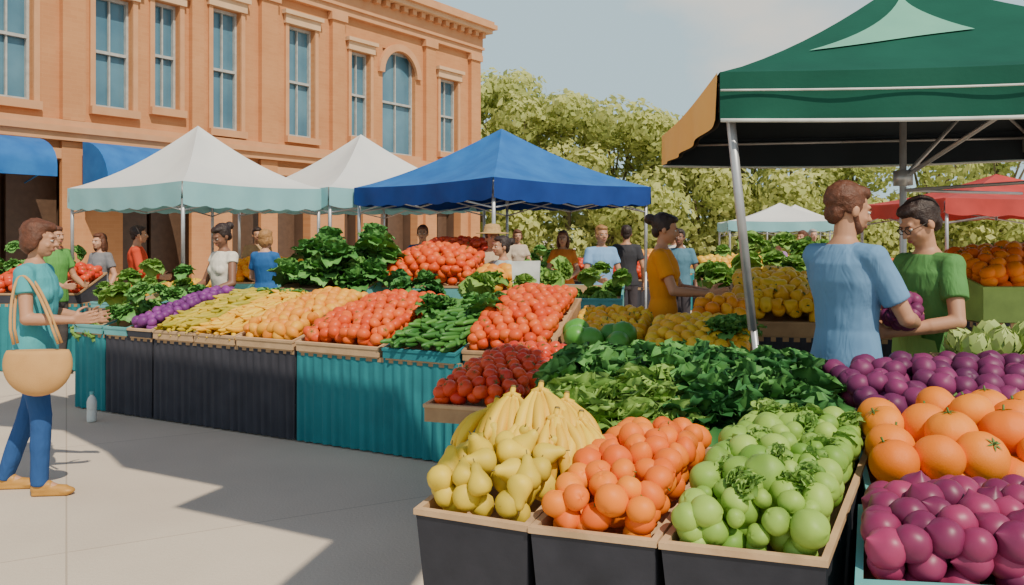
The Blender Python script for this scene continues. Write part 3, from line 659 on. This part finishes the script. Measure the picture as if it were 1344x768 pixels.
crate('lettuce_crate','lettuce',(-4.7,9.35,.87),(.6,-.28,0),(.28,.55,.08),.805,M_tealbox,M_tealbox,.65,T_lett,m_lett,mound=.02,sp=.2,layers=1,sink=.98,tilt=.2)
crate('pepper_crate','yellow_peppers',(-4.05,9.05,.89),(.52,-.25,0),(.28,.55,.12),.805,M_tealbox,M_tealbox,.05,T_pepper,m_yel,mound=.08,tilt=1)
for k,(x,y,w_,m,T,r) in enumerate(((-6.3,9.9,1.2,m_tom,T_tom,.06),(-7.4,11.5,1.2,m_mid,T_lett,1),(.9,13,1.6,m_tom,T_tom,.06),(2.6,10.3,1.5,m_lett,T_lett,1),(4.6,11.5,1.6,m_tomo,T_tom,.06),(3.3,14.5,1.8,m_yel,T_mel,.07),(-3.3,14.6,2,m_tomo,T_tom,.07),(6.2,9.2,1.6,m_apr,T_tom,.06),(-1.2,17.2,2.2,m_mid,T_lett,1.2),(1.8,18,2.2,m_mango,T_mel,.08),(7.2,12.6,1.6,m_lett,T_lett,1),(-4.4,12.3,1.3,m_mango,T_mel,.07))):
    table('market_table',[(x,y),(x+w_,y),(x+w_,y+.8),(x,y+.8)],[random.choice([M_dark,M_teal,M_tealbox])],.8)
    lf=r>=.9
    crate('produce_crate','produce',(x+.04,y+.03,.92),(w_-.08,0,0),(0,.7,.22),.805,M_tealbox if k%2 else M_dark,M_wood,r,T,m,mound=.12,sp=.19 if lf else 1.8,layers=1 if lf else 2,sink=.98 if lf else .3,tilt=.3)
table('produce_table',[(2.95,5.3),(4.3,5.3),(4.3,6.0),(2.95,6.0)],[M_dark],1.05)
M_limeb=mat('lime_paint',(.30,.45,.10),None,.6)
crate('orange_crate','oranges',(2.97,5.28,1.28),(1.2,0,0),(0,.6,.14),1.055,M_limeb,M_limeb,.055,T_tom,m_apr,mound=.12,layers=3)
for (x,y,z) in ((-6.9,10.9,.1),(3.9,8.7,.1)):
    for k in range(3): tray('wooden_box' if 0 else 'wooden_box',(x,y,.32+k*.33),(.5,0,0),(0,.35,0),.02+k*.33,M_wood,M_wood,depth=.2)
mb=MB(); V=[];
for z,sx_,sy in ((1.0,.11,.06),(1.15,.115,.065),(1.28,.12,.06),(1.38,.125,.05)):
    V+=[(.12-sx_,7.4-sy,z),(.12+sx_,7.4-sy-.01,z+.005),(.12+sx_+.01,7.4+sy,z),(.12-sx_,7.4+sy,z-.005)]
mb.add(V,[(a*4+i,a*4+(i+1)%4,a*4+4+(i+1)%4,a*4+4+i) for a in range(3) for i in range(4)]+[(3,2,1,0)]); mb.obj('paper_bag',[M_piping],None,False)
# plastic bottle standing by the left table
bt=MB(); v,f,m=revolve([(.001,0),(.036,0),(.04,.012),(.04,.09),(.037,.10),(.04,.11),(.04,.17),(.03,.205),(.015,.225),(.015,.235)],16); bt.add(v+np.array([-3.62,7.22,.003]),f,0)
v,f,m=revolve([(.018,.234),(.018,.258),(.001,.259)],12); bt.add(v+np.array([-3.62,7.22,.003]),f,1); bt.obj('water_bottle',[M_piping,M_tealbox])
# ------------------------------------------------------------ people
clouds=bpy.data.textures.new('folds','CLOUDS'); clouds.noise_scale=.16; clouds.noise_depth=1
hairt=bpy.data.textures.new('hairt','CLOUDS'); hairt.noise_scale=.025; hairt.noise_depth=3
def finish(mb,name,mats,parent,vox,smooth=3,disp=0,tex=None):
    me=mb.mesh(name+'_src'); o=bpy.data.objects.new(name+'_src',me); S.collection.objects.link(o)
    r=o.modifiers.new('r','REMESH'); r.mode='VOXEL'; r.voxel_size=vox; r.use_smooth_shade=True
    s=o.modifiers.new('s','SMOOTH'); s.factor=.5; s.iterations=smooth
    if disp:
        d=o.modifiers.new('d','DISPLACE'); d.texture=tex; d.strength=disp; d.mid_level=.5; d.texture_coords='LOCAL'
    dg=bpy.context.evaluated_depsgraph_get(); ev=o.evaluated_get(dg); m2=bpy.data.meshes.new_from_object(ev)
    m2.materials.clear()
    for m in mats: m2.materials.append(m)
    m2.polygons.foreach_set('material_index',[0]*len(m2.polygons)); m2.polygons.foreach_set('use_smooth',[True]*len(m2.polygons))
    bpy.data.objects.remove(o); n=bpy.data.objects.new(name,m2); S.collection.objects.link(n); n.parent=parent; return n
def skinm(n,c): return mat('skin_'+n,c,tuple(x*.88 for x in c),.55,6)
SK={'light':skinm('light',(.62,.33,.21)),'mid':skinm('mid',(.52,.26,.15)),'dark':skinm('dark',(.24,.11,.065))}
M_eye=mat('eye_white',(.8,.78,.75),None,.2); M_iris=mat('iris',(.05,.03,.02),None,.1); M_lip=mat('lips',(.42,.13,.11),None,.4)
HR={'brown':mat('hair_brown',(.14,.045,.02),(.08,.027,.012),.55,30,.5,150),'dark':mat('hair_dark',(.035,.018,.014),(.02,.01,.01),.5,30,.5,150),'blond':mat('hair_blond',(.40,.20,.07),(.3,.15,.05),.55,30,.5,150),'grey':mat('hair_grey',(.4,.38,.36),None,.6,30)}
M_shoe=mat('leather_mustard',(.55,.27,.05),None,.5); M_blks=mat('leather_black',(.03,.025,.025),None,.4)
_cl={}
def cloth(c):
    if c in _cl: return _cl[c]
    m=mat('fabric_%d'%len(_cl),c,tuple(x*.88 for x in c),.85,4,spec=.2); N=m.node_tree.nodes; L=m.node_tree.links
    tc=[x for x in N if x.type=='TEX_COORD'][0]; mp=N.new('ShaderNodeMapping'); mp.inputs['Rotation'].default_value=(.3,.5,.2); mp.inputs['Scale'].default_value=(1,1,.35)
    nz=N.new('ShaderNodeTexNoise'); nz.inputs['Scale'].default_value=11; nz.inputs['Detail'].default_value=3; nz.inputs['Distortion'].default_value=.8
    bp=N.new('ShaderNodeBump'); bp.inputs['Strength'].default_value=.6; bp.inputs['Distance'].default_value=.03
    L.new(tc.outputs['Object'],mp.inputs[0]); L.new(mp.outputs[0],nz.inputs['Vector']); L.new(nz.outputs['Fac'],bp.inputs['Height']); L.new(bp.outputs[0],N['Principled BSDF'].inputs['Normal'])
    _cl[c]=m; return m
def hand(mb,w,d,s,n,curl,sc):
    w,d,s,n=[np.array(x,float) for x in (w,d,s,n)]
    for o in (-.027,-.009,.009,.027): cone(mb,w+s*o*.55*sc,w+d*.085*sc+s*o*sc,.015*sc,.0135*sc,n=8)
    for o,L_ in ((.033,.066),(.011,.076),(-.012,.071),(-.034,.055)):
        p=w+d*.085*sc+s*o*sc; a=curl*.5; dd=d+s*o*1.2
        for k,f in enumerate((.45,.32,.25)):
            q=p+(dd*math.cos(a)+n*math.sin(a))*L_*f*sc*1.05
            cone(mb,p,q,(.0092-.0008*k)*sc,(.0086-.0009*k)*sc,n=8); p=q; a+=curl
    p=w+d*.022*sc+s*.026*sc
    q=p+(d*.55+s*.7+n*.35)*.042*sc; cone(mb,p,q,.014*sc,.0105*sc,n=8)
    r=q+(d*.8+s*.3+n*.45)*.032*sc; cone(mb,q,r,.0105*sc,.009*sc,n=8); r2=r+(d*.85+n*.5)*.022*sc; cone(mb,r,r2,.009*sc,.0075*sc,n=8)
def person(name,pos,a,H=1.72,skin='mid',shirt=(.3,.3,.3),pants=(.05,.06,.1),hair='brown',style='short',female=False,arms=None,lean=0,head=(0,0),vox=.009,feet=None,shoe=None,sleeve=.6,extra=None,long_sleeve=False):
    E=empty(name); sc=H/1.75; a=math.radians(a)
    E.location=(pos[0],pos[1],0); E.rotation_euler=(0,0,-a); E.scale=(sc,)*3
    ln=math.radians(lean)
    def LN(p):
        p=np.atleast_2d(np.array(p,float)).copy(); z=p[:,2]-.95; f=np.clip((z+.1)/.25,0,1)*ln
        y=p[:,1].copy(); zz=p[:,2]-.95
        p[:,1]=np.where(z>-.1,y*np.cos(f)+zz*np.sin(f),y); p[:,2]=np.where(z>-.1,.95+zz*np.cos(f)-y*np.sin(f),p[:,2]); return p
    L1=lambda p:LN(p)[0]
    sw=.165 if female else .19
    def loft(mb,rows):
        rings(mb,[LN(circ((0,cy,z),np.array([1,0,0.]),np.array([0,1.,0]),rx,24,ry)) for z,cy,rx,ry in rows])
    wf=.88 if female else 1
    tor=[(.80,0,.10,.08),(.86,0,.155,.10),(.93,-.005,.168,.108),(1.0,0,.152,.102),(1.08,.005,.132*wf+.004,.095*wf),(1.18,.005,.142*wf,.102),(1.30,.0,.165*wf,.112),(1.38,-.005,.165*wf,.10),(1.435,-.01,.125,.08),(1.475,-.01,.075,.06),(1.50,-.01,.05,.05)]
    body=MB(); loft(body,tor)
    sh={1:L1((sw-.03,-.01,1.41)),-1:L1((-(sw-.03),-.01,1.41))}
    if arms is None: arms={}
    AR={}
    for sd_ in (1,-1):
        key='R' if sd_==1 else 'L'
        dft=((sd_*.25,-.03,1.13),(sd_*.25,.10,.90),(0,.25,-.97),.35)
        el,wr,hd,cu=arms.get(key,dft); AR[sd_]=(np.array(el,float),np.array(wr,float),np.array(hd,float),cu)
        el,wr,hd,cu=AR[sd_]
        cone(body,L1((sd_*.09,-.01,1.42)),sh[sd_],.058,.054); cone(body,sh[sd_],el,.05,.039); cone(body,el,el+(wr-el)*.35,.04,.041); cone(body,el+(wr-el)*.35,wr,.041,.026)
        hd/=np.linalg.norm(hd); 
        up=np.array([0,0,1.]) if abs(hd[2])<.8 else np.array([0,1.,0])
        inw=np.array([-sd_,0,.15]) 
        nrm=inw-hd*np.dot(inw,hd); nrm/=np.linalg.norm(nrm); sid=np.cross(nrm,hd); 
        if np.dot(sid,up)<0: sid=-sid
        hand(body,wr,hd,sid,nrm,cu,1.0)
    hip={1:np.array((.09,0,.90)),-1:np.array((-.09,0,.90))}; ft=feet or {1:(.10,0,0),-1:(-.10,0,0)}
    leg={}
    for sd_ in (1,-1):
        f=np.array(ft[sd_],float); an=f+np.array([0,-.03,.085]); kn=(hip[sd_]+an)/2+np.array([0,.035+.03*abs(f[1]),.02]); leg[sd_]=(hip[sd_],kn,an,f)
        cone(body,hip[sd_],kn,.082,.052); cone(body,kn,an,.05,.034); cone(body,an,f+np.array([0,.10,.035]),.034,.026)
    hc=L1((0,.025,1.625)); cone(body,L1((0,-.012,1.45)),hc+np.array([0,-.02,-.03]),.056 if not female else .048,.052 if not female else .045)
    yaw,pit=math.radians(head[0]),math.radians(head[1])
    HM=np.array(Matrix.Rotation(-yaw,3,'Z')@Matrix.Rotation(-pit-ln*.5,3,'X'))
    HT=lambda q:np.atleast_2d(q)@HM.T+hc
    h1=lambda p:HT(np.array(p,float))[0]
    ell(body,(0,-.018,.03),(.074,.094,.088),HT); ell(body,(0,.018,-.025),(.062,.074,.085),HT); ell(body,(0,.045,-.078),(.036,.036,.028),HT)
    cone(body,h1((-.03,.072,.026)),h1((.03,.072,.026)),.014,.014,n=8)
    cone(body,h1((0,.086,.012)),h1((0,.106,-.022)),.008,.0125,n=8); cone(body,h1((-.012,.094,-.026)),h1((.012,.094,-.026)),.008,.008,n=8)
    cone(body,h1((-.016,.082,-.055)),h1((.016,.082,-.055)),.009,.009,n=8)
    for e in (1,-1): ell(body,(e*.076,-.008,-.008),(.011,.02,.03),HT); ell(body,(e*.035,.058,-.03),(.022,.02,.02),HT)
    finish(body,'body',[SK[skin]],E,vox if vox<.008 else .008,2)
    fc=MB()
    for e in (1,-1):
        ell(fc,(e*.029,.078,.004),(.013,.010,.008),HT,10,0); ell(fc,(e*.029,.0855,.004),(.0055,.0042,.0058),HT,8,1)
        cone(fc,h1((e*.015,.090,.022)),h1((e*.044,.080,.024)),.0035,.003,n=6,mi=2)
        ell(fc,(e*.029,.081,.011),(.0145,.009,.0035),HT,8,3)
    ell(fc,(0,.0905,-.0535),(.022,.006,.0042),HT,10,4); ell(fc,(0,.0895,-.0615),(.019,.006,.0048),HT,10,4)
    fc.obj('face',[M_eye,M_iris,HR[hair],SK[skin],M_lip],E)
    s_=MB(); loft(s_,[(z,cy,rx+.016,ry+.016) for z,cy,rx,ry in [(.85,0,.162,.105)]+tor[2:8]]+[(1.435,-.01,.135,.088),(1.47,-.01,.082,.068)])
    if female:
        for e in (1,-1): ell(s_,(e*.068,.075,1.27),(.062,.058,.06),LN)
    for e in (1,-1):
        el,wr=AR[e][0],AR[e][1]
        cone(s_,L1((e*.08,-.01,1.415)),sh[e],.068,.066); 
        if long_sleeve:
            cone(s_,sh[e],el,.064,.054); cone(s_,el,wr+(el-wr)*.1,.053,.04,flat=True)
        else:
            q=sh[e]+(el-sh[e])*sleeve; cone(s_,sh[e],q,.063,.062,flat=True)
            ell(s_,sh[e],(.064,.064,.06))
    finish(s_,'shirt',[cloth(shirt)],E,max(vox,.007),2,.014,clouds)
    p_=MB(); loft(p_,[(.79,0,.12,.10),(.84,0,.165,.112),(.93,0,.175,.114),(.99,0,.158,.108)])
    for e in (1,-1):
        hp,kn,an,f=leg[e]; cone(p_,hp,kn,.092,.066); cone(p_,kn,an+np.array([0,0,-.02]),.066,.052,flat=True); ell(p_,kn,(.066,.066,.066))
    finish(p_,'trousers',[cloth(pants)],E,max(vox,.008),2,.014,clouds)
    f_=MB()
    for e in (1,-1):
        f=leg[e][3]; cone(f_,f+np.array([0,-.045,.045]),f+np.array([0,.12,.034]),.042,.034); cone(f_,f+np.array([0,-.04,.07]),f+np.array([0,.02,.06]),.04,.038)
        ell(f_,f+np.array([0,.13,.028]),(.043,.055,.026)); bx(f_,tuple(f+np.array([-.035,-.07,.002])),tuple(f+np.array([.035,.15,.02])))
    finish(f_,'shoes',[shoe or M_blks],E,.007,2)
    hr=MB()
    ell(hr,(0,-.032,.046),(.084,.098,.09),HT); ell(hr,(0,.02,.088),(.066,.062,.036),HT)
    for e in (1,-1): ell(hr,(e*.062,-.02,.02),(.022,.05,.045),HT)
    ell(hr,(0,-.07,-.02),(.062,.04,.06),HT)
    if style=='bob':
        ell(hr,(0,-.055,-.015),(.085,.065,.09),HT)
        for e in (1,-1): ell(hr,(e*.074,-.022,-.015),(.022,.040,.06),HT)
        ell(hr,(0,.045,.082),(.055,.04,.03),HT)
    if style=='bun': ell(hr,(0,-.14,.06),(.046,.044,.046),HT); cone(hr,h1((0,-.09,.05)),h1((0,-.13,.06)),.04,.03)
    if style=='long':
        ell(hr,(0,-.07,-.07),(.09,.06,.14),HT)
        for e in (1,-1): ell(hr,(e*.078,-.02,-.05),(.025,.045,.1),HT)
    finish(hr,'hair',[HR[hair]],E,.007,1,.012,hairt)
    if extra=='beard':
        bd=MB(); ell(bd,(0,.03,-.075),(.052,.052,.036),HT); 
        for e in (1,-1): cone(bd,h1((e*.062,.0,-.02)),h1((e*.045,.03,-.07)),.012,.02)
        finish(bd,'beard',[HR[hair]],E,.006,1,.006,hairt)
    if extra=='hat':
        ht=MB(); ring=[]
        for r_,z in ((.19,.03),(.185,.038),(.10,.05),(.095,.10),(.08,.135),(.03,.145)):
            ring.append(HT(circ((0,-.015,z+.02),np.array([1,0,0.]),np.array([0,1.,0]),r_,24)))
        rings(ht,ring); ht.obj('straw_hat',[mat('straw',(.55,.34,.13),None,.8,40,.4)],E)
    if extra=='glasses':
        gm=MB()
        for e in (1,-1):
            a_=np.linspace(0,2*math.pi,15); tube(gm,[h1((e*.030+.021*math.cos(t),.096,.003+.016*math.sin(t))) for t in a_],.0022,6)
            tube(gm,[h1((e*.051,.095,.008)),h1((e*.078,.05,.01)),h1((e*.082,-.01,.008))],.002,6)
        tube(gm,[h1((-.01,.10,.006)),h1((.01,.10,.006))],.002,6)
        gm.obj('glasses',[M_blks],E)
    return E
E=person('shopper',(-2.98,5.25),84,1.70,'mid',(.08,.38,.42),(.03,.09,.26),'brown','bob',True,
  arms={'R':((.20,.03,1.13),(.17,.29,1.12),(-.05,.98,.14),.25),'L':((-.21,.0,1.14),(-.16,.26,1.10),(.05,.98,.1),.3)},
  head=(-6,8),vox=.0065,feet={1:(.09,.09,0),-1:(-.09,-.21,0)},shoe=M_shoe,sleeve=.45)
tb=MB(); v,f,m=sph(28,20); v=v*np.array([.06,.205,.20]); v[:,2]=np.minimum(v[:,2],.085); v[:,0]*=np.clip(1.15-v[:,2]*2.2,.4,1.5); v+=np.array([.255,.12,.86]); tb.add(v,f)
for dx in (-.03,.02):
    pts=[(.255+dx,.12-.13*math.cos(t),.93+.44*math.sin(t)**.75) for t in np.linspace(0.02,math.pi-.02,22)]
    pts=[(x-(.085*max(0,(z-1.05)/.32)),.12*(1-max(0,min(1,(z-.95)/.42)))+(y-.12)*(1-.35*max(0,(z-1.0)/.4)),z+.03) for x,y,z in pts]
    tube(tb,pts,.009,8)
tb.obj('tote_bag',[mat('tote_canvas',(.60,.33,.12),(.54,.29,.10),.85,10,.3,200)],E)
person('customer',(1.64,4.12),62,1.86,'mid',(.15,.30,.50),(.03,.04,.07),'brown','short',False,
  arms={'R':((.245,.10,1.14),(.12,.33,1.10),(-.35,.93,.1),.5),'L':((-.20,.12,1.14),(-.03,.35,1.12),(.3,.93,.1),.5)},head=(22,12),vox=.0065,sleeve=.72,extra='beard')
E=person('vendor',(2.22,4.42),255,1.80,'mid',(.10,.27,.08),(.05,.07,.08),'dark','short',False,
  arms={'R':((.23,.08,1.14),(.08,.33,1.10),(-.3,.95,0),.5),'L':((-.25,.08,1.14),(-.10,.36,1.08),(.3,.95,0),.5)},head=(5,26),lean=5,vox=.0065,sleeve=.6,extra='glasses')
ap=MB(); R_=[]
for z,hw,y in ((.62,.17,.155),(.8,.175,.15),(.95,.17,.145),(1.04,.15,.145),(1.05,.09,.15),(1.28,.08,.165)):
    xs=np.linspace(-hw,hw,9); R_.append([(x,y+.012-(x*x)*1.6,z) for x in xs])
V=[p for r in R_ for p in r]; ap.add(V,[(j*9+i,j*9+i+1,(j+1)*9+i+1,(j+1)*9+i) for j in range(5) for i in range(8)])
ap.obj('apron',[cloth((.26,.45,.12))],E)
pb=MB()
for i in range(30):
    d=rng.normal(size=3); d/=np.linalg.norm(d); put(pb,random.choice(T_beet),(1.96+d[0]*.085,4.2+d[1]*.07,1.225+d[2]*.07),.036,rrot(1),random.random()*.8)
pb.obj('bag_of_plums',[m_beet,m_stem])
person('market_seller',(1.22,6.78),105,1.78,'mid',(.80,.30,.03),(.04,.05,.08),'dark','bun',True,arms={'R':((.22,.1,1.15),(.16,.36,1.13),(0,.99,.1),.3),'L':((-.2,.12,1.15),(-.12,.38,1.12),(0,.99,.1),.3)},head=(0,10),vox=.009)
reach={'R':((.23,.06,1.14),(.14,.30,1.05),(-.2,.97,0),.5),'L':((-.23,.06,1.14),(-.14,.30,1.05),(.2,.97,0),.5)}
person('market_visitor',(-5.05,11.3),70,1.74,'mid',(.62,.07,.03),(.06,.05,.05),'dark','short',arms=reach,long_sleeve=True,vox=.011)
person('market_seller',(-2.98,8.65),215,1.72,'dark',(.78,.72,.62),(.1,.1,.14),'dark','bun',True,arms=reach,head=(0,25),vox=.010,sleeve=.25)
person('market_visitor',(-3.0,10.2),15,1.68,'light',(.03,.13,.36),(.08,.07,.07),'blond','bob',True,arms=reach,vox=.011)
person('market_visitor',(1.15,10.8),165,1.74,'mid',(.22,.40,.66),(.05,.06,.1),'blond','short',arms=reach,vox=.011)
person('market_visitor',(-.22,9.3),170,1.70,'mid',(.55,.42,.28),(.1,.1,.14),'brown','short',arms=reach,vox=.011,extra='hat')
person('market_seller',(-.1,8.95),240,1.60,'mid',(.5,.62,.62),(.1,.1,.14),'dark','bun',True,arms=reach,vox=.011)
person('market_visitor',(-5.3,9.7),110,1.72,'mid',(.12,.35,.08),(.08,.07,.07),'brown','short',arms=reach,vox=.011)
person('market_visitor',(-5.7,11.6),200,1.64,'light',(.22,.22,.24),(.08,.07,.07),'brown','long',True,vox=.011)
for (x,y,a,h,sk,c,hc_,st,fm) in ((4.2,13.2,150,1.62,'mid',(.36,.20,.40),'dark','bun',True),(.75,12.3,190,1.68,'mid',(.75,.22,.04),'brown','long',True),(1.72,12.6,10,1.76,'mid',(.05,.05,.06),'dark','short',False),
  (-1.3,12.2,180,1.76,'mid',(.05,.12,.25),'brown','short',False),(3.1,16,200,1.7,'light',(.7,.68,.62),'brown','short',False),(5.2,15,230,1.7,'mid',(.5,.12,.08),'brown','short',False),
  (-2.0,13.2,120,1.66,'light',(.15,.32,.36),'brown','bob',True),(-4.1,13.5,160,1.74,'mid',(.45,.30,.16),'dark','short',False),(-7.3,13.4,90,1.72,'mid',(.35,.12,.08),'brown','short',False),
  (2.4,12.0,200,1.7,'dark',(.10,.22,.30),'dark','short',False),(.1,15.5,170,1.72,'mid',(.55,.45,.35),'brown','bob',True),(6.1,17,180,1.74,'light',(.3,.35,.42),'grey','short',False)):
    person('market_visitor',(x,y),a,h,sk,c,(.07,.06,.07),hc_,st,fm,vox=.013,arms=reach if x<1 else None)
